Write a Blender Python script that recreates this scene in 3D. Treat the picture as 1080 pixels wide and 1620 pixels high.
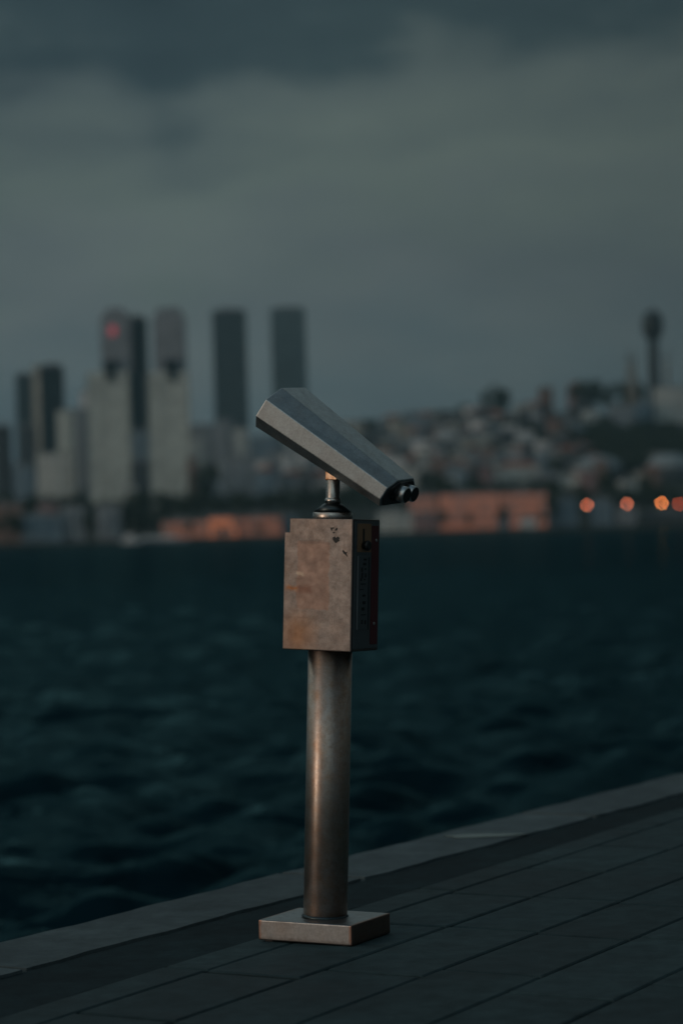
import bpy, bmesh, math, random
from mathutils import Vector, Matrix
import numpy as np
R = math.radians
for o in list(bpy.data.objects): bpy.data.objects.remove(o)
sc = bpy.context.scene
C = sc.collection

# ------------------------------------------------------------------ camera
F = 3825.0                      # focal length in photo pixels (85 mm on a 24x36 portrait frame)
ROLL, PITCH, EYE = R(1.7), R(0.48), 1.22
cr, sr, cp, sp = math.cos(ROLL), math.sin(ROLL), math.cos(PITCH), math.sin(PITCH)
RIGHT = Vector((cr, sr*sp, -sr*cp)); UP = Vector((sr, -cr*sp, cr*cp)); FWD = Vector((0, cp, sp))
cd = bpy.data.cameras.new('camera'); cam = bpy.data.objects.new('camera', cd); C.objects.link(cam)
cam.matrix_world = Matrix(((RIGHT.x, UP.x, -FWD.x, 0), (RIGHT.y, UP.y, -FWD.y, 0), (RIGHT.z, UP.z, -FWD.z, EYE), (0, 0, 0, 1)))
cd.sensor_fit = 'VERTICAL'; cd.sensor_height = 36; cd.sensor_width = 24; cd.lens = 85
cd.clip_start = 0.1; cd.clip_end = 20000
cd.dof.use_dof = True; cd.dof.focus_distance = 7.2; cd.dof.aperture_fstop = 2.0
sc.camera = cam
sc.view_settings.view_transform = 'Standard'; sc.view_settings.look = 'None'
sc.view_settings.exposure = -1.0; sc.view_settings.gamma = 1

def ray(px, py):
    return FWD + RIGHT*((px-540)/F) + UP*((810-py)/F)
def at(px, py, Y):              # point seen at a photo pixel, Y metres ahead
    d = ray(px, py); t = Y/d.y
    return Vector((0, 0, EYE)) + d*t

# ------------------------------------------------------------------ sky
SUN_AZ, SUN_EL = R(242), R(7)   # azimuth clockwise from +Y : behind the camera to the left
w = bpy.data.worlds.new("World"); sc.world = w; w.use_nodes = True
nt = w.node_tree; nt.nodes.clear()
def N(tree, t, **k):
    n = tree.nodes.new(t)
    for a, b in k.items(): setattr(n, a, b)
    return n
def lk(tree, a, b): tree.links.new(a, b)
def math_(tree, op, a, b=None, c=None, clamp=False):
    n = N(tree, 'ShaderNodeMath', operation=op, use_clamp=clamp)
    for i, v in enumerate((a, b, c)):
        if v is None: continue
        if isinstance(v, (int, float)): n.inputs[i].default_value = v
        else: lk(tree, v, n.inputs[i])
    return n.outputs[0]
def s2l(c): return tuple(((v/255)/12.92 if v/255 <= .04045 else ((v/255+.055)/1.055)**2.4) for v in c)+(1,)
def ramp(tree, fac, stops, interp='LINEAR'):
    n = N(tree, 'ShaderNodeValToRGB'); n.color_ramp.interpolation = interp
    el = n.color_ramp.elements
    while len(el) < len(stops): el.new(0.5)
    for e, (p, c) in zip(el, stops): e.position = p; e.color = c
    if fac is not None: lk(tree, fac, n.inputs[0])
    return n.outputs[0]
def mixc(tree, fac, a, b, mode='MIX'):
    n = N(tree, 'ShaderNodeMix', data_type='RGBA', blend_type=mode)
    for i, v in ((0, fac), (6, a), (7, b)):
        if isinstance(v, (int, float)): n.inputs[i].default_value = v
        elif isinstance(v, tuple): n.inputs[i].default_value = v
        else: lk(tree, v, n.inputs[i])
    return n.outputs[2]
tc = N(nt, 'ShaderNodeTexCoord'); sep = N(nt, 'ShaderNodeSeparateXYZ'); lk(nt, tc.outputs['Generated'], sep.inputs[0])
mp = N(nt, 'ShaderNodeMapping'); mp.inputs['Scale'].default_value = (1, 1, 2.6); lk(nt, tc.outputs['Generated'], mp.inputs[0])
n1 = N(nt, 'ShaderNodeTexNoise'); n1.inputs['Scale'].default_value = 17; n1.inputs['Detail'].default_value = 5; n1.inputs['Roughness'].default_value = .45
lk(nt, mp.outputs[0], n1.inputs['Vector'])
n2 = N(nt, 'ShaderNodeTexNoise'); n2.inputs['Scale'].default_value = 4.6; n2.inputs['Detail'].default_value = 5; n2.inputs['Roughness'].default_value = .5
lk(nt, mp.outputs[0], n2.inputs['Vector'])
e1 = math_(nt, 'MULTIPLY_ADD', n1.outputs[0], 0.085, -0.040)
wx = math_(nt, 'MULTIPLY_ADD', sep.outputs[0], 1/.020, .066/.020)
wx = math_(nt, 'MULTIPLY', math_(nt, 'EXPONENT', math_(nt, 'MULTIPLY', math_(nt, 'MULTIPLY', wx, wx), -1.0)), math_(nt, 'LESS_THAN', math_(nt, 'MULTIPLY', sep.outputs[1], -1.0), 0.0))
e1 = math_(nt, 'MULTIPLY_ADD', wx, .022, e1)
elev = math_(nt, 'ADD', sep.outputs[2], e1)
clouds = ramp(nt, elev, [(0.0, s2l((64, 79, 86))), (0.05, s2l((71, 85, 90))), (0.10, s2l((82, 92, 94))), (0.155, s2l((82, 94, 92))),
                         (0.183, s2l((72, 84, 85))), (0.208, s2l((46, 61, 66))), (0.25, s2l((36, 50, 56))), (0.33, s2l((112, 126, 128))), (0.5, s2l((160, 174, 172))), (0.8, s2l((70, 90, 102)))])  # upper stops: bright band above the view, added to light the housing top
b2 = ramp(nt, n2.outputs[0], [(0.36, (.76, .79, .83, 1)), (0.64, (1.17, 1.14, 1.10, 1))])
clouds = mixc(nt, 1.0, clouds, b2, 'MULTIPLY')
# sky darkens to the right, deepened beyond the view to dim the post
rx = math_(nt, 'MULTIPLY_ADD', sep.outputs[0], -1.6, 1.02)
rx = math_(nt, 'MINIMUM', math_(nt, 'MAXIMUM', rx, 0.22), 1.12)
rxc = N(nt, 'ShaderNodeCombineXYZ'); [lk(nt, rx, rxc.inputs[i]) for i in range(3)]
clouds = mixc(nt, 1.0, clouds, rxc.outputs[0], 'MULTIPLY')
# sky behind the camera: open and brighter, warm glow added to light the telescope
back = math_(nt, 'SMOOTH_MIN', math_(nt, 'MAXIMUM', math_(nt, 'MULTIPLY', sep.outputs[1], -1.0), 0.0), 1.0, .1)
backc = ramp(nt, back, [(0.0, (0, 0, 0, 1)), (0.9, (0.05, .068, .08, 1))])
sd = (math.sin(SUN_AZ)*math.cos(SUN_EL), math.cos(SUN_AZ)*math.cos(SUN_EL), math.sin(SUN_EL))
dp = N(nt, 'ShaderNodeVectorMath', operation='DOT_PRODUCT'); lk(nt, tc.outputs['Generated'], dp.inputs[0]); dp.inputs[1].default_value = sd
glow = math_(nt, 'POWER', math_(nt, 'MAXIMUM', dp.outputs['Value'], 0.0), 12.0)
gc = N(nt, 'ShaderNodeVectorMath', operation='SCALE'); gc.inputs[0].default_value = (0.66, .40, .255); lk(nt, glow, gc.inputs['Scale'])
sky = N(nt, 'ShaderNodeTexSky', sky_type='NISHITA', sun_disc=False); sky.sun_elevation = SUN_EL; sky.sun_rotation = SUN_AZ; sky.dust_density = 3
nsc = N(nt, 'ShaderNodeVectorMath', operation='SCALE'); lk(nt, sky.outputs[0], nsc.inputs[0]); nsc.inputs['Scale'].default_value = 0.002
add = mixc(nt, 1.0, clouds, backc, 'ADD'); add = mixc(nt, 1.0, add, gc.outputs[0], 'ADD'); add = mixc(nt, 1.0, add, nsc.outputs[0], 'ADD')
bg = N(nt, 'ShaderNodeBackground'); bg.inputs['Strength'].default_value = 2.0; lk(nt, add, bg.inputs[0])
wo = N(nt, 'ShaderNodeOutputWorld'); lk(nt, bg.outputs[0], wo.inputs[0])

sl = bpy.data.lights.new('sun', 'SUN'); so = bpy.data.objects.new('sun', sl); C.objects.link(so)
sl.energy = 0.5; sl.angle = R(16); sl.color = (1, .83, .68)
so.rotation_euler = Vector(sd).to_track_quat('Z', 'Y').to_euler(); so.location = (-20, -10, 20)

# ------------------------------------------------------------------ helpers
def tag(o, label=None, cat=None, group=None, kind=None):
    if label: o['label'] = label
    if cat: o['category'] = cat
    if group: o['group'] = group
    if kind: o['kind'] = kind
    return o
def link_bm(name, bm, mat, parent=None, smooth=False):
    me = bpy.data.meshes.new(name); bm.to_mesh(me); bm.free()
    if mat:
        for m in (mat if isinstance(mat, list) else [mat]): me.materials.append(m)
    if smooth:
        for p in me.polygons: p.use_smooth = True
    o = bpy.data.objects.new(name, me); C.objects.link(o)
    if parent: o.parent = parent
    return o
def mesh_obj(name, vs, fs, mat, parent=None, smooth=False):
    me = bpy.data.meshes.new(name); me.from_pydata(vs, [], fs); me.update()
    if mat: me.materials.append(mat)
    if smooth: me.polygons.foreach_set('use_smooth', [True]*len(me.polygons))
    o = bpy.data.objects.new(name, me); C.objects.link(o)
    if parent: o.parent = parent
    return o
def empty(name, loc, parent=None):
    o = bpy.data.objects.new(name, None); C.objects.link(o); o.location = loc; o.empty_display_size = .2
    if parent: o.parent = parent
    return o
def box(bm, x0, x1, y0, y1, z0, z1):
    r = bmesh.ops.create_cube(bm, size=1)
    bmesh.ops.scale(bm, vec=(x1-x0, y1-y0, z1-z0), verts=r['verts'])
    bmesh.ops.translate(bm, vec=((x0+x1)/2, (y0+y1)/2, (z0+z1)/2), verts=r['verts'])
    return r['verts']
def bevel(bm, w, seg=2, edges=None):
    bmesh.ops.bevel(bm, geom=edges or list(bm.edges), offset=w, segments=seg, affect='EDGES', profile=.6, clamp_overlap=True)
def lathe(bm, prof, n=48, cap=True):
    rings = []
    for r, z in prof:
        rings.append([bm.verts.new((r*math.cos(2*math.pi*i/n), r*math.sin(2*math.pi*i/n), z)) for i in range(n)])
    for a, b in zip(rings, rings[1:]):
        for i in range(n):
            f = bm.faces.new((a[i], a[(i+1) % n], b[(i+1) % n], b[i])); f.smooth = True
    if cap:
        bm.faces.new(rings[0][::-1]); bm.faces.new(rings[-1])

def pmat(name, col, rough=.7, metal=0.0, spec=.5):
    m = bpy.data.materials.new(name); m.use_nodes = True
    b = m.node_tree.nodes['Principled BSDF']
    b.inputs['Base Color'].default_value = tuple(col)+(1,) if len(col) == 3 else col
    b.inputs['Roughness'].default_value = rough; b.inputs['Metallic'].default_value = metal
    b.inputs['Specular IOR Level'].default_value = spec
    return m, m.node_tree, b
def noise(tree, scale, detail=4, rough=.5, vec=None, stretch=None):
    n = N(tree, 'ShaderNodeTexNoise'); n.inputs['Scale'].default_value = scale; n.inputs['Detail'].default_value = detail; n.inputs['Roughness'].default_value = rough
    if vec is None:
        t = N(tree, 'ShaderNodeTexCoord'); vec = t.outputs['Object']
    if stretch:
        m = N(tree, 'ShaderNodeMapping'); m.inputs['Scale'].default_value = stretch; lk(tree, vec, m.inputs[0]); vec = m.outputs[0]
    lk(tree, vec, n.inputs['Vector']); return n.outputs[0]
def bump(tree, b, h, strength=.2, dist=.01):
    n = N(tree, 'ShaderNodeBump'); n.inputs['Strength'].default_value = strength; n.inputs['Distance'].default_value = dist
    lk(tree, h, n.inputs['Height']); lk(tree, n.outputs[0], b.inputs['Normal'])

def steel(name, base=(.42, .43, .44), stain=(.30, .16, .08), amount=.5, rough=(.30, .46), brush=(1, 1, 60), sc_=9, seed=0.0):
    m, t, b = pmat(name, base, .4, 1.0)
    tcn = N(t, 'ShaderNodeTexCoord'); mv = N(t, 'ShaderNodeMapping'); mv.inputs['Location'].default_value = (seed, seed*.7, seed*1.3)
    lk(t, tcn.outputs['Object'], mv.inputs[0]); v = mv.outputs[0]
    ns = noise(t, sc_, 6, .62, v)
    f = ramp(t, ns, [(.5-.16*amount, (0, 0, 0, 1)), (.78, (amount,)*3+(1,))])
    dirt = noise(t, 60, 5, .6, v)
    f2 = ramp(t, dirt, [(.45, (0, 0, 0, 1)), (.8, (.45*amount,)*3+(1,))])
    c = mixc(t, f, base+(1,), stain+(1,)); c = mixc(t, f2, c, (stain[0]*.5, stain[1]*.5, stain[2]*.5, 1))
    gn = noise(t, 190, 3, .7, v); c = mixc(t, 1.0, c, ramp(t, gn, [(.35, (.90, .90, .90, 1)), (.65, (1.12, 1.12, 1.12, 1))]), 'MULTIPLY')
    lk(t, c, b.inputs['Base Color'])
    rg = noise(t, 30, 4, .6, v)
    rr = ramp(t, rg, [(.3, (rough[0],)*3+(1,)), (.7, (rough[1],)*3+(1,))])
    lk(t, rr, b.inputs['Roughness'])
    br = noise(t, 26, 2, .5, v, brush); bump(t, b, br, .12, .001)
    return m, t, b, v

# ------------------------------------------------------------------ materials for the ground
def stone(name, c1, c2, rough=.75, sc_=14, per_island=.13, bumps=.4):
    m, t, b = pmat(name, c1, rough, 0, .16)
    n_ = noise(t, sc_, 7, .65); big = noise(t, 1.3, 4, .6)
    c = mixc(t, n_, c1+(1,), c2+(1,))
    g = N(t, 'ShaderNodeNewGeometry')
    rv = ramp(t, g.outputs['Random Per Island'], [(0, (1-per_island,)*3+(1,)), (1, (1+per_island,)*3+(1,))])
    c = mixc(t, 1.0, c, rv, 'MULTIPLY')
    bg_ = ramp(t, big, [(.35, (.66, .68, .70, 1)), (.65, (1.22, 1.2, 1.17, 1))])
    md = noise(t, 7, 5, .7); mdc = ramp(t, md, [(.35, (.80, .80, .80, 1)), (.65, (1.14, 1.14, 1.14, 1))]); c = mixc(t, 1.0, c, mdc, 'MULTIPLY')
    c = mixc(t, 1.0, c, bg_, 'MULTIPLY'); lk(t, c, b.inputs['Base Color'])
    fine = noise(t, 120, 4, .7); bump(t, b, fine, bumps, .004)
    rr = ramp(t, big, [(.3, (rough-.1,)*3+(1,)), (.7, (min(1, rough+.1),)*3+(1,))]); lk(t, rr, b.inputs['Roughness'])
    return m
M_slab = stone('paving_stone', (.024, .046, .052), (.052, .084, .091))
M_kerb = stone('kerb_stone', (.080, .110, .118), (.128, .162, .172), per_island=.12)
M_dark = stone('wet_dark_stone', (.028, .040, .043), (.05, .065, .069), rough=.6, per_island=0)
M_strip = stone('dark_strip_stone', (.012, .027, .032), (.024, .044, .050), rough=.95, per_island=0)
M_conc = stone('quay_concrete', (.12, .13, .13), (.2, .21, .2))

# ------------------------------------------------------------------ promenade
A29 = R(29.3); D = Vector((math.sin(A29), math.cos(A29), 0)); NP = Vector((math.cos(A29), -math.sin(A29), 0))
A31 = R(31.5); KD = Vector((math.sin(A31), math.cos(A31), 0)); KN = Vector((math.cos(A31), -math.sin(A31), 0))
K0 = Vector((-.996, 6.797, 0))            # a point of the kerb's inner edge
rnd = random.Random(5)
bm = bmesh.new()
def slab(bm, o0, o1, s0, s1, z1, th=.05, g=.0035, bev=.004, dz=0.0):
    vs = box(bm, o0+g, o1-g, s0+g, s1-g, z1-th, z1)
    tops = [v for v in vs if v.co.z > z1-th*.5]
    for v in tops: v.co.z += dz
    es = [e for e in bm.edges if e.verts[0] in tops and e.verts[1] in tops]
    return es
# slabs laid in courses parallel to D; local axes: x = across (NP), y = along (D)
me_v, me_f = [], []
def add_slab(o0, o1, s0, s1, z, g=.004, b=.006, th=.06):
    tilt = [rnd.uniform(-.0007, .0007) for _ in range(4)]
    i = len(me_v)
    h_ = rnd.choice([.002, .005, .008, .011]); s0 += h_; s1 -= h_
    cs = [(o0+g, s0+g), (o1-g, s0+g), (o1-g, s1-g), (o0+g, s1-g)]
    ins = [(o0+g+b, s0+g+b), (o1-g-b, s0+g+b), (o1-g-b, s1-g-b), (o0+g+b, s1-g-b)]
    P = [(x, y, z-th) for x, y in cs]+[(x, y, z-b*.7+tilt[k]) for k, (x, y) in enumerate(cs)]+[(x, y, z+tilt[k]) for k, (x, y) in enumerate(ins)]
    for x, y, zz in P:
        q = NP*x+D*y; me_v.append((q.x, q.y, zz))
    for a in range(4):
        c = (a+1) % 4
        me_f.append((i+a, i+c, i+4+c, i+4+a)); me_f.append((i+4+a, i+4+c, i+8+c, i+8+a))
    me_f.append((i+8, i+9, i+10, i+11))
o0 = -3.845; o1 = -3.697; k = 0
while o1 < 3.5:
    s = -6 + rnd.uniform(0, .8)
    while s < 45:
        L = rnd.choice([.62, .62, .78, .9])
        add_slab(o0, o1, s, s+L, 0.0, g=rnd.choice([.003, .004, .005]) if k else .003); s += L
    o0 = o1; o1 = o1+.3085; k += 1
pav = mesh_obj('promenade', me_v, me_f, M_slab); tag(pav, kind='structure')
def quad_sheet(name, pts, z, mat):
    o = mesh_obj(name, [(p.x, p.y, z) for p in pts], [tuple(range(len(pts)))], mat); return o
S0, S1 = -60, 120
kin = lambda s: K0 + KD*s
ds = []
for i_ in range(400):
    y_ = -6+i_*.13; q0 = NP*(-3.848+.006*math.sin(i_*1.7)+.004*math.sin(i_*4.1))+D*y_
    ds.append(q0)
sd0 = [K0+KD*((q-K0).dot(KD))+KN*(.001) for q in ds]
st_ = mesh_obj('dark_stone_strip', [(q.x, q.y, -.004) for q in ds]+[(q.x, q.y, -.004) for q in sd0], [(i_, i_+1, 400+i_+1, 400+i_) for i_ in range(399)], M_strip); tag(st_, kind='structure')
bed = quad_sheet('promenade_bed', [kin(S0)+KN*(-.05), kin(S0)+KN*140, kin(S1)+KN*140, kin(S1)+KN*(-.05)], -.03, M_dark); tag(bed, kind='structure')
# kerb of long stones (outer edge 0.36 m beyond the inner edge), with a ragged inner edge, plus quay wall
bm = bmesh.new(); s = S0; rk = random.Random(8)
ked = []
while s < S1:
    L = rk.uniform(1.3, 1.9)
    vs = box(bm, -.37, 0+rk.uniform(-.012, .012), s+.004, s+L-.004, -.25, 0.004+rk.uniform(-.001, .002)); s += L
bmesh.ops.bevel(bm, geom=[e for e in bm.edges if all(v.co.z > -.1 for v in e.verts)], offset=.012, segments=2, affect='EDGES')
bmesh.ops.subdivide_edges(bm, edges=[e for e in bm.edges if e.calc_length() > 1], cuts=24)
for v in bm.verts:
    if v.co.z > -.1: v.co.x += .006*math.sin(v.co.y*9.1)+.004*math.sin(v.co.y*23.7+1)
    q = K0+KN*v.co.x+KD*v.co.y; v.co = Vector((q.x, q.y, v.co.z))
kerb = link_bm('quay_kerb', bm, M_kerb); tag(kerb, kind='structure')
bm = bmesh.new(); box(bm, -.34, 139, S0, S1, -3.5, -.27)
for v in bm.verts:
    q = K0+KN*v.co.x+KD*v.co.y; v.co = Vector((q.x, q.y, v.co.z))
qw = link_bm('quay_wall', bm, M_conc); tag(qw, kind='structure')
# puddle on the kerb
m, t, b = pmat('puddle_water', (.03, .05, .042), .05, 0, .9); b.inputs['IOR'].default_value = 1.9
M_pud = m
pc = Vector((.52, 9.56, 0)); vs = []
for i in range(40):
    a = 2*math.pi*i/40; r = 1+.12*math.sin(3*a+1)+.08*math.sin(5*a)
    vs.append((pc.x+.15*r*math.cos(a), pc.y+.055*r*math.sin(a), .0072))
pud = mesh_obj('puddle', vs+[(x*1.0, y*1.0, .003) for x, y, z in vs], [tuple(range(40))]+[(i, (i+1) % 40, 40+(i+1) % 40, 40+i)[::-1] for i in range(40)], M_pud)
tag(pud, 'small pale green shining puddle on the light kerb stone right of the telescope', 'puddle')

# ------------------------------------------------------------------ sea
ZW = -1.7; SHORE_Y = 1499.0
m = bpy.data.materials.new('sea_water'); m.use_nodes = True; t = m.node_tree; t.nodes.clear()
g = N(t, 'ShaderNodeNewGeometry'); nb = noise(t, 3.2, 4, .6, g.outputs['Position'], (.55, 1, 1))
bn = N(t, 'ShaderNodeBump'); bn.inputs['Strength'].default_value = .6; bn.inputs['Distance'].default_value = .12; lk(t, nb, bn.inputs['Height'])
dif = N(t, 'ShaderNodeBsdfDiffuse'); dif.inputs['Color'].default_value = (.001, .0095, .014, 1)
gl = N(t, 'ShaderNodeBsdfGlossy'); gl.inputs['Color'].default_value = (.42, .88, .98, 1); gl.inputs['Roughness'].default_value = .10
fr_ = N(t, 'ShaderNodeFresnel'); fr_.inputs['IOR'].default_value = 1.33; lk(t, bn.outputs[0], fr_.inputs['Normal']); lk(t, bn.outputs[0], gl.inputs['Normal'])
mx = N(t, 'ShaderNodeMixShader'); lk(t, math_(t, 'MULTIPLY_ADD', fr_.outputs[0], .19, .015), mx.inputs[0]); lk(t, dif.outputs[0], mx.inputs[1]); lk(t, gl.outputs[0], mx.inputs[2])
ou = N(t, 'ShaderNodeOutputMaterial'); lk(t, mx.outputs[0], ou.inputs[0])
M_sea = m
rw = np.random.RandomState(3)
rows = [6.0]
while rows[-1] < 1505: rows.append(rows[-1]+max(.09, rows[-1]*.0078))
rows = np.array(rows); ncol = 330
u = np.linspace(-1, 1, ncol)
YY = np.repeat(rows[:, None], ncol, 1); XX = u[None, :]*(14+YY*.30)
ZZ = np.zeros_like(XX)
for _ in range(110):
    lam = math.exp(rw.uniform(math.log(.28), math.log(2.8)))
    ang = rw.normal(math.pi/2+.2, .6)
    kx, ky = math.cos(ang)*2*math.pi/lam, math.sin(ang)*2*math.pi/lam
    amp = .0112*lam**.9*rw.uniform(.5, 1.2)
    fade = np.clip(1.6-YY*.0078*2.4/lam, 0, 1)
    ph = XX*kx+YY*ky+rw.uniform(0, 6.28)
    ZZ += amp*fade*(np.sin(ph)+.25*np.sin(2*ph+.6))
# keep the water clear of the quay block
vs = np.stack([XX, YY, ZZ+ZW], -1).reshape(-1, 3)
nr = len(rows); idx = np.arange(nr*ncol).reshape(nr, ncol)
fc = np.stack([idx[:-1, :-1], idx[:-1, 1:], idx[1:, 1:], idx[1:, :-1]], -1).reshape(-1, 4)
me = bpy.data.meshes.new('water'); me.from_pydata(vs.tolist(), [], fc.tolist()); me.materials.append(M_sea)
me.polygons.foreach_set('use_smooth', [True]*len(me.polygons)); me.update()
wa = bpy.data.objects.new('water', me); C.objects.link(wa); tag(wa, kind='structure')

ow = mesh_obj('water', [(-1650, -50, ZW-.6), (1650, -50, ZW-.6), (1650, SHORE_Y, ZW-.6), (-1650, SHORE_Y, ZW-.6)], [(0, 1, 2, 3)], M_sea); tag(ow, kind='structure')

# ------------------------------------------------------------------ far shore terrain
SHORE, RIDGE = 1500., 2500.
tabx = [-500, 0, 150, 300, 400, 480, 560, 700, 820, 940, 1080, 1600]
taby = [790, 778, 776, 762, 728, 700, 682, 662, 654, 652, 655, 660]
hy = [857-.0296*x for x in tabx]
HX = [(x-540)/F*RIDGE for x in tabx]; HZ = [max(4., (h-y)/F*RIDGE) for h, y in zip(hy, taby)]
def terr(X, Y):
    t_ = min(1, max(0, (Y-1570)/(RIDGE-1570)))
    t_ = .8*t_+.2*t_*t_*(3-2*t_)
    H = float(np.interp(X*RIDGE/max(Y, 1)*.5+X*.5, HX, HZ))
    n_ = 2.2*math.sin(X*.021+1)*math.sin(Y*.017) * min(1, t_*4)
    back_ = max(0, Y-RIDGE)*.012
    return .6+H*t_+n_-back_
M_ter = stone('hill_ground', (.035, .045, .035), (.09, .09, .075), rough=.9, sc_=.03, per_island=0, bumps=0)
xs = np.linspace(-1500, 1500, 151); ys = list(np.linspace(SHORE, RIDGE+100, 56))+[2800, 3200, 3800, 4600]
vs = [(x, y, terr(x, y)) for y in ys for x in xs]
fs = [(r_*151+c_, r_*151+c_+1, (r_+1)*151+c_+1, (r_+1)*151+c_) for r_ in range(len(ys)-1) for c_ in range(150)]
n0 = len(vs)
vs += [(x, SHORE, -4) for x in xs]; fs += [(c_, n0+c_, n0+c_+1, c_+1)[::-1] for c_ in range(150)]
hill = mesh_obj('hillside', vs, fs, M_ter, smooth=False); tag(hill, kind='structure')

# ------------------------------------------------------------------ city materials
def facade(name, col, win=(.03, .04, .05), sx=3.2, sz=3.2, wf=.42, hf=.5, rough=.8):
    m, t, b = pmat(name, col, rough, 0, .25)
    tcn = N(t, 'ShaderNodeTexCoord'); s = N(t, 'ShaderNodeSeparateXYZ'); lk(t, tcn.outputs['Object'], s.inputs[0])
    xy = math_(t, 'ADD', s.outputs[0], s.outputs[1])
    fx = math_(t, 'LESS_THAN', math_(t, 'FRACT', math_(t, 'DIVIDE', math_(t, 'ADD', xy, 900), sx)), wf)
    fz = math_(t, 'LESS_THAN', math_(t, 'FRACT', math_(t, 'DIVIDE', math_(t, 'ADD', s.outputs[2], 1.0), sz)), hf)
    g = N(t, 'ShaderNodeNewGeometry'); gs = N(t, 'ShaderNodeSeparateXYZ'); lk(t, g.outputs['Normal'], gs.inputs[0])
    up = math_(t, 'LESS_THAN', gs.outputs[2], .5)
    f = math_(t, 'MULTIPLY', math_(t, 'MULTIPLY', fx, fz), up)
    n_ = noise(t, .12, 4, .6)
    v = ramp(t, n_, [(.3, tuple(c*.72 for c in col)+(1,)), (.7, tuple(min(1, c*1.15) for c in col)+(1,))])
    lk(t, mixc(t, f, v, win+(1,)), b.inputs['Base Color']); return m
MF = {
 'pale': facade('pale_facade', (.74, .76, .72)), 'cream': facade('cream_facade', (.62, .60, .52)),
 'grey': facade('grey_facade', (.38, .42, .45)), 'bluegrey': facade('bluegrey_facade', (.28, .38, .45)),
 'brown': facade('brown_facade', (.34, .23, .19)), 'dark': facade('dark_facade', (.10, .12, .13)),
 'white': facade('white_facade', (.92, .92, .90), wf=.3, hf=.35), 'rose': facade('rose_facade', (.42, .27, .26)),
 'tower': facade('tower_facade', (.74, .78, .72), sx=2.6, sz=3.8, wf=.35, hf=.45),
 'towertop': facade('tower_top_facade', (.38, .41, .44), sx=2.6, sz=3.8, wf=.4, hf=.5),
 'slab': facade('slab_facade', (.075, .115, .125), sx=2.2, sz=3.6, wf=.5, hf=.5),
 'slabgrey': facade('grey_slab_facade', (.15, .22, .24), sx=2.2, sz=3.6, wf=.5, hf=.5),
 'glass': facade('dark_glass', (.012, .03, .036), win=(.008, .018, .022), sx=1.6, sz=3.6, rough=.5),
}
M_red = pmat('red_roof_tiles', (.34, .12, .07), .85)[0]; M_grf = pmat('grey_roof_felt', (.22, .24, .25), .9)[0]
M_trunk = pmat('bark', (.05, .04, .03), .9)[0]
M_brown = pmat('brown_stone', (.24, .21, .17), .8)[0]
def lit(name, col, strength, base=(.2, .12, .08)):
    m, t, b = pmat(name, base, .6); b.inputs['Emission Color'].default_value = col+(1,); b.inputs['Emission Strength'].default_value = strength; return m
M_litO = lit('lit_orange_windows', (1, .30, .13), (.66)); M_litD = lit('dim_orange_windows', (1, .36, .22), .32)
M_litP = lit('lit_pinkish_windows', (1, .42, .30), .28)
M_lamp = lit('orange_lamp_glass', (1, .27, .07), 58); M_lampd = lit('dim_orange_lamp_glass', (1, .25, .12), 36); M_lampr = lit('red_orange_lamp_glass', (1, .17, .07), 22)
M_redsign = lit('red_sign_face', (1, .12, .2), .5); M_pole = pmat('dark_painted_metal', (.02, .028, .03), .6)[0]

def roofmesh(w_, d_, h0, kind):
    if kind == 'hip':
        e = .5; x, y = w_/2+e, d_/2+e; hh = min(w_, d_)*.28; rl = max(.5, (max(w_, d_)-min(w_, d_))/2)
        rx_, ry_ = (rl, 0) if w_ >= d_ else (0, rl)
        vs = [(-x, -y, h0), (x, -y, h0), (x, y, h0), (-x, y, h0), (-rx_, -ry_, h0+hh), (rx_, ry_, h0+hh)]
        if w_ >= d_: fs = [(0, 1, 5, 4), (1, 2, 5), (2, 3, 4, 5), (3, 0, 4), (3, 2, 1, 0)]
        else: fs = [(0, 1, 4), (1, 2, 5, 4), (2, 3, 5), (3, 0, 4, 5), (3, 2, 1, 0)]
        return vs, fs
    x, y = w_/2+.2, d_/2+.2; vs = []; fs = []
    for (a0, a1, b0, b1, z0, z1) in [(-x, x, -y, y, h0, h0+.5), (-x*.4, x*.1, -y*.3, y*.4, h0+.5, h0+3.0), (-x, x, -y, -y+.4, h0+.5, h0+1.4), (-x, x, y-.4, y, h0+.5, h0+1.4)]:
        i = len(vs); vs += [(a, b_, z) for z in (z0, z1) for a, b_ in ((a0, b0), (a1, b0), (a1, b1), (a0, b1))]
        fs += [(i, i+1, i+5, i+4), (i+1, i+2, i+6, i+5), (i+2, i+3, i+7, i+6), (i+3, i, i+4, i+7), (i+4, i+5, i+6, i+7), (i+3, i+2, i+1, i)]
    return vs, fs
def building(X, Y, w_, d_, h_, mat, roof, label, cat='building', name='apartment_building', group=None, rz=0, zb=None, balc=True):
    z = terr(X, Y)-1 if zb is None else zb
    e = empty(name, (X, Y+d_/2, z)); e.rotation_euler.z = rz; tag(e, label, cat, group)
    bm = bmesh.new(); box(bm, -w_/2, w_/2, -d_/2, d_/2, 0, h_)
    if balc and h_ > 6:                      # projecting bay and floor ledges, same wall
        box(bm, -w_*.18, w_*.2, -d_/2-1.1, -d_/2-.02, 3, h_-.6)
        k_ = 3.3
        while k_ < h_-1: box(bm, -w_/2-.12, w_/2+.12, -d_/2-.25, -d_/2+.1, k_, k_+.25); k_ += 3.2
    link_bm('wall', bm, mat, e)
    v, f = roofmesh(w_, d_, h_, roof); mesh_obj('roof', v, f, M_red if roof == 'hip' else M_grf, e)
    return e
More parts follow.
